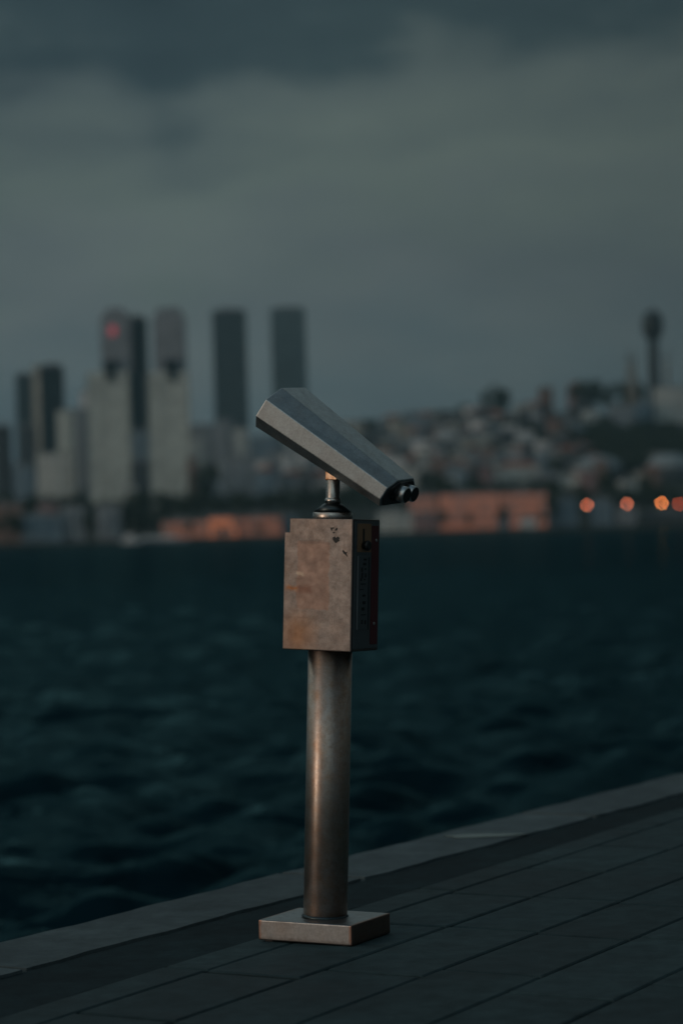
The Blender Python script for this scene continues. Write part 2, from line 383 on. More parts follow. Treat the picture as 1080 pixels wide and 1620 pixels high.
def bpx(x0, x1, yt, Y, mk, roof, label, depth=16, **k):
    a = at(x0, yt, Y); b_ = at(x1, yt, Y); X = (a.x+b_.x)/2; w_ = b_.x-a.x; zt = (a.z+b_.z)/2
    zb = k.pop('zb', None); z = terr(X, Y)-1 if zb is None else zb
    h_ = zt-z-(3 if roof == 'flat' else min(w_, depth)*.28)*(.5)
    return building(X, Y, w_, depth, max(4, h_), MF[mk], roof, label, zb=z, **k)

# ---- trees
def crown_mesh(seed, n=900, lobes=9, flat=1.0, top='round'):
    r_ = random.Random(seed); vs = []; fs = []
    L = [(r_.uniform(-.42, .42), r_.uniform(-.42, .42), r_.uniform(.38, .86)*flat, r_.uniform(.20, .34)) for _ in range(lobes)]
    for i in range(n):
        lx, ly, lz, lr = r_.choice(L)
        d_ = Vector((r_.gauss(0, 1), r_.gauss(0, 1), r_.gauss(0, 1))).normalized()*lr*r_.uniform(.55, 1.05)
        c_ = Vector((lx, ly, lz))+Vector((d_.x, d_.y, d_.z*.8)); s = r_.uniform(.022, .05)
        a = Vector((r_.gauss(0, 1), r_.gauss(0, 1), r_.gauss(0, 1))).normalized(); b_ = a.orthogonal().normalized(); c2 = a.cross(b_)
        j = len(vs); vs += [tuple(c_+b_*s+c2*s*.4), tuple(c_-b_*s*.3+c2*s), tuple(c_-b_*s-c2*s*.5), tuple(c_+b_*s*.4-c2*s)]; fs.append((j, j+1, j+2, j+3))
    me = bpy.data.meshes.new('crown'); me.from_pydata(vs, [], fs); me.materials.append(M_leaf); return me
m, t, b = pmat('tree_leaves', (.03, .05, .03), .8, 0, .2); g = N(t, 'ShaderNodeNewGeometry')
lk(t, ramp(t, g.outputs['Random Per Island'], [(0, (.022, .035, .02, 1)), (1, (.055, .08, .045, 1))]), b.inputs['Base Color']); M_leaf = m
def trunk_mesh(seed):
    r_ = random.Random(seed); bm = bmesh.new()
    def limb(p, q, ra, rb, n=6):
        ax = (q-p).normalized(); u_ = ax.orthogonal().normalized(); v_ = ax.cross(u_)
        A = [bm.verts.new(p+(u_*math.cos(2*math.pi*i/n)+v_*math.sin(2*math.pi*i/n))*ra) for i in range(n)]
        B = [bm.verts.new(q+(u_*math.cos(2*math.pi*i/n)+v_*math.sin(2*math.pi*i/n))*rb) for i in range(n)]
        for i in range(n): bm.faces.new((A[i], A[(i+1) % n], B[(i+1) % n], B[i]))
    top = Vector((.02, .01, .45)); limb(Vector((0, 0, -.05)), top, .035, .022)
    for k_ in range(5):
        a = k_*1.3+r_.uniform(0, .5); limb(top*.85, Vector((.3*math.cos(a), .3*math.sin(a), r_.uniform(.6, .8))), .018, .006)
    me = bpy.data.meshes.new('trunk'); bm.to_mesh(me); bm.free(); me.materials.append(M_trunk); return me
CR = [crown_mesh(s_) for s_ in (1, 2, 3)]; TR = [trunk_mesh(s_) for s_ in (1, 2, 3)]
rt = random.Random(77)
def tree(X, Y, h_, wd, label, group, z=None, kind_=None):
    e = empty('broadleaf_tree', (X, Y, terr(X, Y) if z is None else z)); tag(e, label, 'tree', group); e.rotation_euler.z = rt.uniform(0, 6)
    e.scale = (wd, wd, h_)
    i = rt.randrange(3)
    for nm, mm in (('crown', CR[i]), ('trunk', TR[i])):
        o = bpy.data.objects.new(nm, mm); C.objects.link(o); o.parent = e
    return e
def treepx(px, ytop, Y, wpx, label, group=None, h_=None):
    p = at(px, ytop, Y); z = terr(p.x, Y); return tree(p.x, Y, (p.z-z)/1.02 if h_ is None else h_, wpx/F*Y/1.25, label, group, z)

# ------------------------------------------------------------------ towers
def slab_tower(x0, x1, yt, yb, Y, mk, label, depth=24, **k):
    a = at(x0, (yt+yb)/2, Y); b_ = at(x1, (yt+yb)/2, Y); X = (a.x+b_.x)/2; w_ = b_.x-a.x; zt = at((x0+x1)/2, yt, Y).z; z = terr(X, Y)-1
    if yb and at(x0, yb, Y).z > z+2 and k.get('podium'): pass
    e = empty('skyscraper', (X, Y+depth/2, z)); tag(e, label, 'skyscraper'); H = zt-z
    bm = bmesh.new(); box(bm, -w_/2, w_/2, -depth/2, depth/2, 0, H)
    for s_ in (-.5, -.17, .17, .5): box(bm, w_*s_-.5, w_*s_+.5, -depth/2-.6, -depth/2+.2, 0, H+.6)
    k_ = 4
    while k_ < H: box(bm, -w_/2-.15, w_/2+.15, -depth/2-.25, depth/2+.15, k_, k_+.5); k_ += 7.6
    link_bm('wall', bm, MF[mk], e)
    bm = bmesh.new(); box(bm, -w_*.42, w_*.42, -depth*.4, depth*.4, H+.02, H+3); box(bm, -w_*.2, w_*.1, -depth*.2, depth*.2, H+3.02, H+5)
    link_bm('roof', bm, M_grf, e); return e, w_, H
slab_tower(338, 390, 492, 650, 3000, 'slab', 'dark flat topped slab tower, left of the two standing alone behind the telescope head')
slab_tower(430, 484, 489, 620, 3100, 'slabgrey', 'greyer hazier slab tower rising right above the telescope head')
slab_tower(27, 49, 594, 720, 2700, 'slab', 'narrow dark slab tower nearest the left edge of the skyline')
slab_tower(206, 232, 504, 670, 2300, 'glass', 'black glass tower squeezed between the two pale twin towers')
# tower with a pale wing and a dark glass front
e, w_, H = slab_tower(66, 99, 580, 715, 2500, 'glass', 'pale sided tower with a broad dark glass front at the left of the skyline')
bm = bmesh.new(); box(bm, -w_/2-9, -w_/2-.02, -10, 10, 0, H+2); link_bm('side_wing', bm, MF['cream'], e)

def twin(xb0, xb1, xt0, xt1, label, rounded, sign):
    Y = 2000; zb = terr(at(xb0, 700, Y).x, Y)-1
    xl, xr = at(xb0, 685, Y).x, at(xb1, 685, Y).x; X = (xl+xr)/2; w_ = xr-xl
    zs = at((xt0+xt1)/2, 588, Y).z-zb; zt = at((xt0+xt1)/2, 490, Y).z-zb; wt = (xt1-xt0)/F*Y
    e = empty('skyscraper', (X, Y+15, zb)); tag(e, label, 'skyscraper')
    off = at((xt0+xt1)/2, 540, Y).x-X
    bm = bmesh.new(); box(bm, -w_/2, w_/2, -14, 14, 0, zs)
    for s_ in (-.5, -.25, 0, .25, .5): box(bm, w_*s_-.6, w_*s_+.6, -14.8, -13.9, 0, zs)
    link_bm('wall', bm, MF['tower'], e)
    bm = bmesh.new(); box(bm, off-wt/2, off+wt/2, -11, 11, zs+.02, zt-5)
    # stepped, rounded crown
    box(bm, off-wt*.42, off+wt*.42, -9, 9, zt-4.98, zt-1.5); box(bm, off-wt*(.28 if rounded else .36), off+wt*(.28 if rounded else .36), -7, 7, zt-1.48, zt+2.5)
    link_bm('upper_wall', bm, MF['towertop'], e)
    bm = bmesh.new(); nx = -4.5 if sign else 2.0
    box(bm, off+nx-5, off+nx+5, -15.6, -11.2, zs+.5, zs+10); box(bm, off+nx-3.6, off+nx+3.6, -15.4, -14.1, zs-8, zs+.48)
    link_bm('dark_recess', bm, MF['glass'], e)
    if sign:
        bm = bmesh.new(); cx, cz = off-2.0, zt-17
        vs_ = [bm.verts.new((cx+x, -11.4, cz+z_)) for x, z_ in ((-2.2, -4), (2.2, -4), (3.2, 0), (2.2, 4), (-1, 4.6), (-3.2, 1))]
        f = bm.faces.new(vs_); r_ = bmesh.ops.extrude_face_region(bm, geom=[f]); bmesh.ops.translate(bm, vec=(0, .35, 0), verts=[v for v in r_['geom'] if isinstance(v, bmesh.types.BMVert)])
        link_bm('sign', bm, M_redsign, e)
twin(141, 203, 159, 205, 'pale twin tower with a red lit sign near its rounded top', True, True)
twin(236, 298, 242, 291, 'pale twin tower without a sign, right of the black glass tower', False, False)

# skyline towers on the right hill
Y = 2350
p = at(1033, 612, Y); z = terr(p.x, Y); zt = at(1036, 490, Y).z-z; k1 = Y/F
e = empty('observation_tower', (at(1033, 570, Y).x, Y, z)); tag(e, 'slender dark tower with a swollen black top on the right of the skyline', 'tower')
bm = bmesh.new(); lathe(bm, [(8, -1), (6, 12), (5.2, zt*.55), (5.0, zt-45*k1)], 20); link_bm('shaft', bm, M_pole, e)
bm = bmesh.new(); zz = zt-48*k1
lathe(bm, [(4.3, zz), (8.2, zz+4), (10.2, zz+10), (10.4, zz+19), (8.4, zz+25), (4.2, zz+28.5), (.4, zz+30)], 24); link_bm('pod', bm, M_pole, e)
bm = bmesh.new(); lathe(bm, [(.35, zz+30.02), (.15, zz+37)], 8); link_bm('mast', bm, M_pole, e)
def minaret(px, yt, Y, label):
    p = at(px, yt, Y); X = at(px, 590, Y).x; z = terr(X, Y); h_ = p.z-z
    e = empty('minaret', (X, Y, z)); tag(e, label, 'minaret', 'minarets on the right skyline')
    bm = bmesh.new(); lathe(bm, [(3.0, -1), (2.6, 8), (1.9, 9), (1.8, h_*.62)], 16); link_bm('shaft', bm, M_brown, e)
    bm = bmesh.new(); lathe(bm, [(1.9, h_*.62+.02), (3.0, h_*.62+1.5), (3.0, h_*.62+2.6), (1.6, h_*.62+2.7), (1.5, h_*.82)], 16); link_bm('balcony', bm, M_brown, e)
    bm = bmesh.new(); lathe(bm, [(1.8, h_*.82+.02), (.1, h_)], 16); link_bm('spire', bm, M_grf, e)
minaret(994, 548, 2380, 'thin minaret on the skyline left of the tall dark tower, the outer of two')
minaret(1002, 556, 2420, 'thin minaret on the skyline close beside the left flank of the tall dark tower')
minaret(1054, 548, 2380, 'thin minaret on the skyline right of the tall dark tower')

# ------------------------------------------------------------------ named buildings
bpx(90, 116, 648, 2150, 'tower', 'flat', 'pale striped mid rise block immediately left of the pale twin tower with the sign')
bpx(116, 138, 646, 2200, 'grey', 'flat', 'darker grey mid rise block hard against the sign tower')
bpx(127, 143, 618, 2450, 'white', 'flat', 'small white topped tower peeping over the striped block')
bpx(57, 112, 716, 2050, 'pale', 'flat', 'wide pale block under the dark glass tower on the left')
bpx(10, 54, 735, 1900, 'bluegrey', 'flat', 'low bluish block near the left edge under the narrow dark tower')
bpx(29, 54, 672, 2400, 'dark', 'flat', 'dark block at the foot of the narrow dark slab tower')
bpx(-10, 13, 672, 1800, 'dark', 'flat', 'near black tall block cut by the left edge of the photo')
bpx(204, 236, 680, 2150, 'bluegrey', 'flat', 'bluish block filling the gap below the black glass tower')
bpx(206, 234, 728, 1900, 'dark', 'flat', 'dark low block between the feet of the pale twin towers')
bpx(196, 214, 766, 1750, 'pale', 'flat', 'small pale house in the trees between the pale twin towers')
bpx(298, 342, 672, 2400, 'grey', 'flat', 'grey block right of the second pale twin tower')
bpx(342, 366, 664, 2300, 'grey', 'flat', 'grey tall block standing below the left part of the dark slab tower')
bpx(369, 392, 676, 2250, 'pale', 'flat', 'pale block standing below the right part of the dark slab tower')
bpx(300, 322, 690, 2200, 'pale', 'flat', 'small pale block low between the second pale twin tower and the dark slab tower')
bpx(396, 442, 690, 2200, 'bluegrey', 'flat', 'bluish apartment block behind the lifted end of the telescope')
bpx(350, 402, 722, 1950, 'grey', 'flat', 'grey block with flat roof above the orange lit waterfront')
bpx(404, 436, 740, 1900, 'bluegrey', 'hip', 'bluish house left of the telescope neck')
bpx(296, 310, 722, 2000, 'brown', 'flat', 'narrow brown house beside the second pale twin tower')
bpx(60, 90, 794, 1640, 'rose', 'flat', 'small rose coloured house among the dark trees on the left')
# waterfront, left
bpx(-20, 34, 795, 1530, 'brown', 'flat', 'brownish waterfront building cut by the left edge of the photo', depth=14)
bpx(32, 96, 812, 1515, 'bluegrey', 'flat', 'bluish long low waterfront building at the left', depth=14)
bpx(96, 134, 800, 1520, 'grey', 'flat', 'grey waterfront building left of the round dark shore tree', depth=14)
bpx(152, 190, 798, 1520, 'grey', 'flat', 'grey waterfront building right of the round dark shore tree', depth=14)

rwin = random.Random(9)
M_litX = lit('faint_lit_windows', (1, .45, .34), .19)
def lit_building(x0, x1, yt, Y, wall, winmat, label, rows_=3, cols_=8, cat='building', frac=.72, roof='flat'):
    a = at(x0, yt, Y); b_ = at(x1, yt, Y); X = (a.x+b_.x)/2; w_ = b_.x-a.x; z = terr(X, Y)-.5; h_ = (a.z+b_.z)/2-z-1
    e = building(X, Y, w_, 14, h_, MF[wall], roof, label, cat=cat, name='waterfront_building', zb=z, balc=False)
    cw = w_/cols_; ch = h_/rows_
    base = None
    for r_ in range(rows_):
        for c_ in range(cols_):
            bm = bmesh.new(); x_ = -w_/2+cw*(c_+.5); z_ = ch*(r_+.5)
            box(bm, -cw*frac/2, cw*frac/2, -.12, .02, -ch*frac/2, ch*frac/2)
            if base is None: o = link_bm('window', bm, None, e); o.data.materials.append(winmat); base = o
            else:
                bm.free(); o = base.copy(); C.objects.link(o); o.parent = e
            o.location = (x_, -7.02, z_)
            o.material_slots[0].link = 'OBJECT'; o.material_slots[0].material = rwin.choice([winmat, winmat, winmat, M_litX, M_litX, M_litP])
    return e
lit_building(255, 330, 822, 1520, 'brown', M_litD, 'long low orange lit waterfront hall, dimmer left part of the orange strip', 2, 10)
lit_building(330, 375, 816, 1516, 'brown', M_litO, 'brightest orange lit waterfront building of the left orange strip', 2, 6, frac=.8)
lit_building(376, 446, 815, 1522, 'brown', M_litD, 'orange lit waterfront building left of the coin box', 2, 8)
bpx(444, 470, 812, 1530, 'bluegrey', 'flat', 'bluish building behind the top left corner of the coin box', depth=12)
bpx(596, 652, 806, 1515, 'pale', 'flat', 'pale low waterfront building just right of the coin box', depth=12)
lit_building(646, 690, 782, 1560, 'brown', M_litP, 'pinkish lit waterfront building behind the eyepieces', 4, 5)
bpx(652, 694, 812, 1512, 'rose', 'flat', 'low rose coloured building at the water under the eyepieces', depth=10)
lit_building(694, 788, 779, 1540, 'brown', M_litD, 'wide orange lit waterfront block, left half of the right orange strip', 4, 9, frac=.84)
lit_building(791, 864, 777, 1540, 'brown', M_litD, 'orange lit waterfront block with deeper orange upper floors, left of the street lamps', 4, 7, frac=.8)
bpx(788, 806, 812, 1511, 'bluegrey', 'flat', 'narrow bluish kiosk in front of the orange blocks', depth=8)
bpx(822, 848, 817, 1510, 'white', 'flat', 'small white kiosk in front of the right orange block', depth=8)
bpx(868, 912, 786, 1560, 'bluegrey', 'flat', 'bluish waterfront building left of the first orange street lamp', depth=12)
bpx(936, 968, 788, 1560, 'bluegrey', 'flat', 'bluish waterfront building between the first and second street lamps', depth=12)
bpx(976, 1006, 800, 1560, 'grey', 'flat', 'grey waterfront building behind the second street lamp', depth=12)
bpx(1018, 1100, 806, 1570, 'dark', 'flat', 'dark long waterfront building behind the rightmost street lamps', depth=12)
# hillside landmarks, right
bpx(786, 852, 733, 1800, 'pale', 'hip', 'long pale house with an orange red roof above the right orange strip')
bpx(762, 776, 733, 1780, 'rose', 'flat', 'small magenta tinted house left of the long pale house')
bpx(776, 800, 764, 1680, 'bluegrey', 'flat', 'small pale blue house just above the right orange strip')
bpx(652, 682, 694, 2000, 'white', 'flat', 'bright white house on the slope right of the telescope head')
bpx(815, 846, 640, 2350, 'cream', 'flat', 'tall cream apartment block on the skyline right of the small dark treetop')
bpx(822, 842, 692, 2150, 'cream', 'flat', 'cream apartment block below the tall cream block on the skyline')
bpx(852, 874, 612, 2480, 'brown', 'flat', 'narrow brown block standing up on the skyline left of the domed trees')
bpx(898, 922, 606, 2480, 'rose', 'hip', 'rose house with red roof peeping over the domed trees on the skyline')
bpx(858, 888, 716, 1950, 'pale', 'flat', 'pale block on the slope left of the dark grove')
bpx(892, 916, 655, 2280, 'bluegrey', 'flat', 'bluish block right under the domed trees')
bpx(920, 944, 648, 2300, 'pale', 'flat', 'pale house directly beneath the right side of the domed trees')
bpx(966, 1004, 640, 2300, 'grey', 'flat', 'grey block on the crest between the domed trees and the minarets')
bpx(1004, 1030, 634, 2320, 'bluegrey', 'flat', 'bluish block on the crest left below the tall dark tower')
bpx(1034, 1085, 612, 2340, 'pale', 'flat', 'pale wide block on the crest right below the tall dark tower')
bpx(902, 926, 672, 2150, 'bluegrey', 'flat', 'bluish block at the upper left corner of the dark grove')
bpx(918, 942, 744, 1720, 'rose', 'flat', 'pinkish house behind the first orange street lamp')
# domed halls
def domed(px, yt, Y, wpx, label):
    p = at(px, yt, Y); z = terr(p.x, Y)-1; h_ = p.z-z; r_ = wpx/F*Y/2
    e = empty('domed_hall', (p.x, Y+r_, z)); tag(e, label, 'building')
    bm = bmesh.new(); lathe(bm, [(r_, 0), (r_, h_*.5)], 40); link_bm('wall', bm, MF['dark'], e)
    bm = bmesh.new(); lathe(bm, [(r_+.5, h_*.5+.02)]+[((r_+.5)*math.cos(a*math.pi/20), h_*.5+h_*.5*math.sin(a*math.pi/20)) for a in range(1, 10)]+[(.3, h_)], 40); link_bm('dome', bm, pmat('dome_lead', (.27, .32, .34), .7)[0], e)
domed(948, 719, 1850, 78, 'wide pale dome below the dark grove, left of two')
domed(1064, 716, 1850, 76, 'wide pale dome at the right edge below the dark grove')

# ------------------------------------------------------------------ filler hillside houses
rb = random.Random(21)
zones = [(300, 440, 700, 770, 34, 'above the orange strip left of the telescope', 'city blocks left of the telescope'),
         (540, 640, 660, 770, 34, 'on the slope right under the telescope head', 'hillside houses behind the telescope'),
         (440, 540, 690, 780, 24, 'hidden behind the telescope neck and head', 'houses behind the telescope neck'),
         (640, 780, 650, 765, 80, 'between the telescope and the long pale house', 'hillside houses right of the telescope'),
         (780, 930, 650, 765, 60, 'between the long pale house and the dark wood', 'hillside houses left of the grove'),
         (930, 1080, 725, 775, 14, 'under the pale domes behind the street lamps', 'houses behind the street lamps'),
         (0, 130, 770, 800, 4, 'among the dark trees of the left shore', 'houses of the left shore')]
adj = {'pale': 'pale', 'cream': 'cream', 'grey': 'grey', 'bluegrey': 'bluish', 'brown': 'brown', 'dark': 'dark', 'white': 'white', 'rose': 'rose'}
for (x0, x1, y0, y1, n_, ph, grp) in zones:
    pts = []
    for i in range(n_):
        for tr_ in range(30):
            px, Y = rb.uniform(x0, x1), rb.uniform(1620, 2480)
            X = (px-540)/F*Y; q = terr(X, Y)
            yy = 857-.0296*px-(q+6)/Y*F
            if y0 <= yy <= y1 and all(abs(px-a)/14+abs(yy-c)/7 > 1 for a, c in pts): break
        else: continue
        pts.append((px, yy))
        mk = rb.choice(['pale', 'pale', 'white', 'cream', 'grey', 'bluegrey', 'bluegrey', 'grey', 'dark', 'dark', 'white', 'brown' if px > 700 else 'grey']); roof = rb.choice(['flat', 'flat', 'flat', 'flat', 'hip'])
        wd = rb.uniform(9, 20); hh = rb.uniform(8, 19)
        building(X, Y, wd, rb.uniform(9, 14), hh, MF[mk], roof, f"{'tall' if hh>13.5 else 'low'} {adj[mk]} {'red' if roof=='hip' else 'flat'} roofed house {ph}", cat='house', name='hillside_house', group=grp, rz=rb.uniform(-.35, .35))
# ------------------------------------------------------------------ trees
treepx(783, 607, 2460, 46, 'lone dark flat treetop on the skyline right of the telescope')
for px, yt, wp in ((915, 607, 36), (935, 598, 44), (956, 608, 34)): treepx(px, yt, 2440, wp, 'one of the dark domed trees massed on the skyline left of the minarets', 'domed trees on the skyline')
for px, yt, wp in ((990, 602, 30), (1006, 606, 32)): treepx(px, yt, 2430, wp, 'dark tree at the foot of the thin minarets', 'trees below the minarets')
treepx(322, 730, 1900, 44, 'round dark tree standing right of the second pale twin tower')
treepx(143, 812, 1508, 24, 'round dark shore tree between the two grey waterfront buildings')
treepx(14, 808, 1508, 46, 'broad dark shore tree at the left edge of the photo')
treepx(873, 779, 1508, 24, 'dark tree at the right end of the right orange strip')
treepx(958, 738, 1650, 34, 'dark tree rising left of the second orange street lamp')
treepx(1022, 742, 1640, 26, 'dark tree between the second and third street lamps')
for px in range(-10, 500, 19): treepx(px+rt.uniform(-5, 5), 778+rt.uniform(-6, 12), 1690+rt.uniform(-20, 60), rt.uniform(30, 46), 'dark tree in the long tree belt behind the left waterfront', 'tree belt behind the left waterfront')
for px in range(195, 262, 16): treepx(px+rt.uniform(-4, 4), 806+rt.uniform(-6, 8), 1560, rt.uniform(24, 34), 'dark tree left of the left orange strip near the water', 'trees beside the left orange strip')
for px in range(724, 880, 15): treepx(px+rt.uniform(-4, 4), 757+rt.uniform(-4, 6), 1650+rt.uniform(-10, 30), rt.uniform(24, 34), 'dark tree in the dark band above the right orange strip', 'tree band above the right orange strip')
for px in list(range(560, 700, 17))+list(range(470, 560, 16)): treepx(px+rt.uniform(-5, 5), 768+rt.uniform(-8, 10), 1680+rt.uniform(-10, 30), rt.uniform(26, 36), 'dark tree behind the neck and eyepieces of the telescope', 'trees behind the telescope')
for px in range(885, 1080, 20): treepx(px+rt.uniform(-5, 5), 770+rt.uniform(-8, 10), 1600+rt.uniform(-5, 30), rt.uniform(26, 36), 'dark tree behind the row of orange street lamps', 'trees behind the street lamps')
for i in range(90):
    px, Y = rt.uniform(545, 930), rt.uniform(1680, 2480); X = (px-540)/F*Y
    ph = 'below the telescope head' if px < 640 else ('between the telescope and the long pale house' if px < 780 else 'between the long pale house and the dark wood')
    tree(X, Y, rt.uniform(9, 17), rt.uniform(10, 17), 'dark tree among the hillside houses '+ph, 'hillside trees '+ph)
for px, yt, wp in ((701, 806, 16), (742, 812, 13), (792, 800, 17), (856, 808, 14), (300, 826, 14), (352, 834, 10), (412, 828, 14)):
    treepx(px, yt, 1506, wp, 'small dark tree in front of the orange lit waterfront', 'small trees in front of the orange strips')
for nm_, xa, xb in (('left', -1350, -330), ('right', 345, 1350)):      # woods covering the slopes beyond both sides
    gv, gf = [], []; rg = random.Random(6)
    for i in range(380):
        X, Y = rg.uniform(xa, xb), rg.uniform(1530, 2480)
        if abs(X) < .165*Y: continue
        z = terr(X, Y); h_ = rg.uniform(11, 19); wd = rg.uniform(16, 28); me_ = CR[rg.randrange(3)]; j = len(gv)
        gv += [(X+v.co.x*wd, Y+v.co.y*wd, z+v.co.z*h_-3) for v in me_.vertices]; gf += [tuple(j+q for q in p_.vertices) for p_ in me_.polygons]
    o_ = mesh_obj('wood', gv, gf, M_leaf); tag(o_, 'dark wood covering the slopes past the '+nm_+' end of the town', 'wood', kind='stuff')
# dense grove: far-off wood, one mass
gv, gf = [], []; rg = random.Random(4)
for i in range(150):
    px = rg.uniform(928, 1120); Y = rg.uniform(1900, 2230)
    lo = 2010 if px > 990 else 2060
    if px < 960 and rg.random() < .4: Y = rg.uniform(2080, 2200)
    X = (px-540)/F*Y; z = terr(X, Y); h_ = rg.uniform(12, 18); wd = rg.uniform(13, 19); me_ = CR[rg.randrange(3)]; a = rg.uniform(0, 6)
    j = len(gv); ca, sa = math.cos(a), math.sin(a)
    gv += [(X+(v.co.x*ca-v.co.y*sa)*wd, Y+(v.co.x*sa+v.co.y*ca)*wd, z+v.co.z*h_-2) for v in me_.vertices]
    gf += [tuple(j+q for q in p_.vertices) for p_ in me_.polygons]
gr = mesh_obj('grove', gv, gf, M_leaf); tag(gr, 'dense near black wood on the right hillside under the skyline tower', 'wood', kind='stuff')

# ------------------------------------------------------------------ street lamps on the far shore
def lamp(px, py, r_, mat, label):
    p = at(px, py, 1504); zb = .6; h_ = p.z-zb
    e = empty('street_lamp', (p.x, 1504, zb)); tag(e, label, 'street lamp', 'orange street lamps on the far shore')
    bm = bmesh.new(); lathe(bm, [(.28, -.3), (.2, 1), (.12, h_-r_)], 10); link_bm('pole', bm, M_pole, e)
    bm = bmesh.new(); bmesh.ops.create_uvsphere(bm, u_segments=16, v_segments=10, radius=r_); bmesh.ops.translate(bm, vec=(0, 0, h_), verts=bm.verts)
    link_bm('globe', bm, mat, e, smooth=True)
    bm = bmesh.new(); lathe(bm, [(r_*.9, h_+r_*.7), (r_*.95, h_+r_*.75), (.1, h_+r_*1.25)], 12); link_bm('cap', bm, M_pole, e)
lamp(928, 799, .62, M_lampd, 'orange lit street lamp furthest left of the four on the far shore')
lamp(991, 797, .58, M_lampd, 'paler orange lit street lamp, second from the left of the four on the far shore')
lamp(1046, 796, .68, M_lamp, 'brightest orange lit street lamp, third from the left on the far shore')
lamp(1073, 797, .62, M_lampr, 'dim reddish street lamp at the right edge of the photo')
# moored boat (pale blob on the water, left)
Yb = 1470; pb = at(208, 852, Yb)
e = empty('motor_boat', (pb.x, Yb, ZW)); tag(e, 'small white boat at the water left of the left orange strip', 'boat')
M_hull = pmat('white_hull_paint', (.8, .8, .8), .4)[0]
def hull(L, B, H_):
    bm = bmesh.new(); st = []
    for i in range(9):
        f = i/8; wv = B/2*(1-(max(0, f-.55)/.45)**2)*(0.85+.15*min(1, f*4)); x = -L/2+L*f; sh = H_*(1+.35*f*f)
        st.append([bm.verts.new((x, -wv, sh)), bm.verts.new((x, -wv*.7, -.3)), bm.verts.new((x, wv*.7, -.3)), bm.verts.new((x, wv, sh))])
    for a, b_ in zip(st, st[1:]):
        for k_ in range(3): bm.faces.new((a[k_], b_[k_], b_[k_+1], a[k_+1]))
        bm.faces.new((a[3], b_[3], b_[0], a[0]))
    bm.faces.new(st[0]); bmesh.ops.recalc_face_normals(bm, faces=bm.faces); return bm
link_bm('hull', hull(12, 4, 2.2), M_hull, e)
bm = bmesh.new(); box(bm, -4, 2, -1.4, 1.4, 2.5, 5.2); bevel(bm, .3); link_bm('cabin', bm, M_hull, e)
Yb = 1480; pb = at(258, 850, Yb)
e = empty('ferry_boat', (pb.x, Yb, ZW)); tag(e, 'long pale low ferry along the shore below the left orange strip', 'boat')
link_bm('hull', hull(32, 7, 1.8), MF['grey'], e); bm = bmesh.new(); box(bm, -13, 8, -2.6, 2.6, 2.1, 3.9); link_bm('cabin', bm, M_hull, e)

# ------------------------------------------------------------------ the coin-operated telescope
T = empty('coin_telescope', (0, 0, 0))
tag(T, 'weathered stainless steel coin operated binocular viewer on a post at the edge of the quay', 'telescope')
base_c = Vector((-.088, 7.300, 0))
YAW = R(-28); LEAN = R(2.75)
T.matrix_world = Matrix.Translation(base_c) @ Matrix.Rotation(LEAN, 4, 'Y') @ Matrix.Rotation(YAW, 4, 'Z')
TI = T.matrix_world.inverted()
def child(o, M, parent=T, pm=None):           # place a part by its world matrix
    o.parent = parent; o.matrix_local = (TI if pm is None else pm.inverted()) @ M; return o

M_plate = steel('brushed_steel_base', (.27, .285, .295), (.20, .14, .10), .45, (.34, .5), (60, 1, 1), 10, 3.1)[0]
M_post, tt, bb, vv = steel('brushed_steel_post', (.58, .48, .42), (.52, .28, .15), .7, (.36, .46), (3, 3, 1), 34, 1.7)
tg = N(tt, 'ShaderNodeTangent', direction_type='RADIAL', axis='Z'); lk(tt, tg.outputs[0], bb.inputs['Tangent']); bb.inputs['Anisotropic'].default_value = .8; bb.inputs['Anisotropic Rotation'].default_value = .25
M_head = steel('brushed_steel_housing', (.60, .65, .66), (.38, .35, .33), .45, (.42, .56), (1, 60, 1), 16, 5.3)[0]
M_neck = steel('bare_steel_neck', (.46, .43, .40), (.30, .15, .07), .5, (.22, .34), (1, 1, 1), 20, 2.2)[0]
M_eye = pmat('satin_steel_ring', (.75, .74, .72), .38, 1.0)[0]
M_cone = pmat('dark_oiled_steel', (.06, .075, .08), .35, 1.0)[0]
M_black = pmat('black_rubber', (.012, .013, .014), .45)[0]
M_screw = pmat('zinc_screw', (.5, .5, .5), .35, 1.0)[0]
M_redp = pmat('faded_red_enamel', (.085, .014, .018), .5)[0]
M_amber = pmat('amber_worn_label', (.27, .155, .085), .6)[0]
M_slot = pmat('dark_slot_panel', (.16, .18, .19), .5, .8)[0]
M_rel = pmat('dark_relief', (.012, .015, .016), .6)[0]

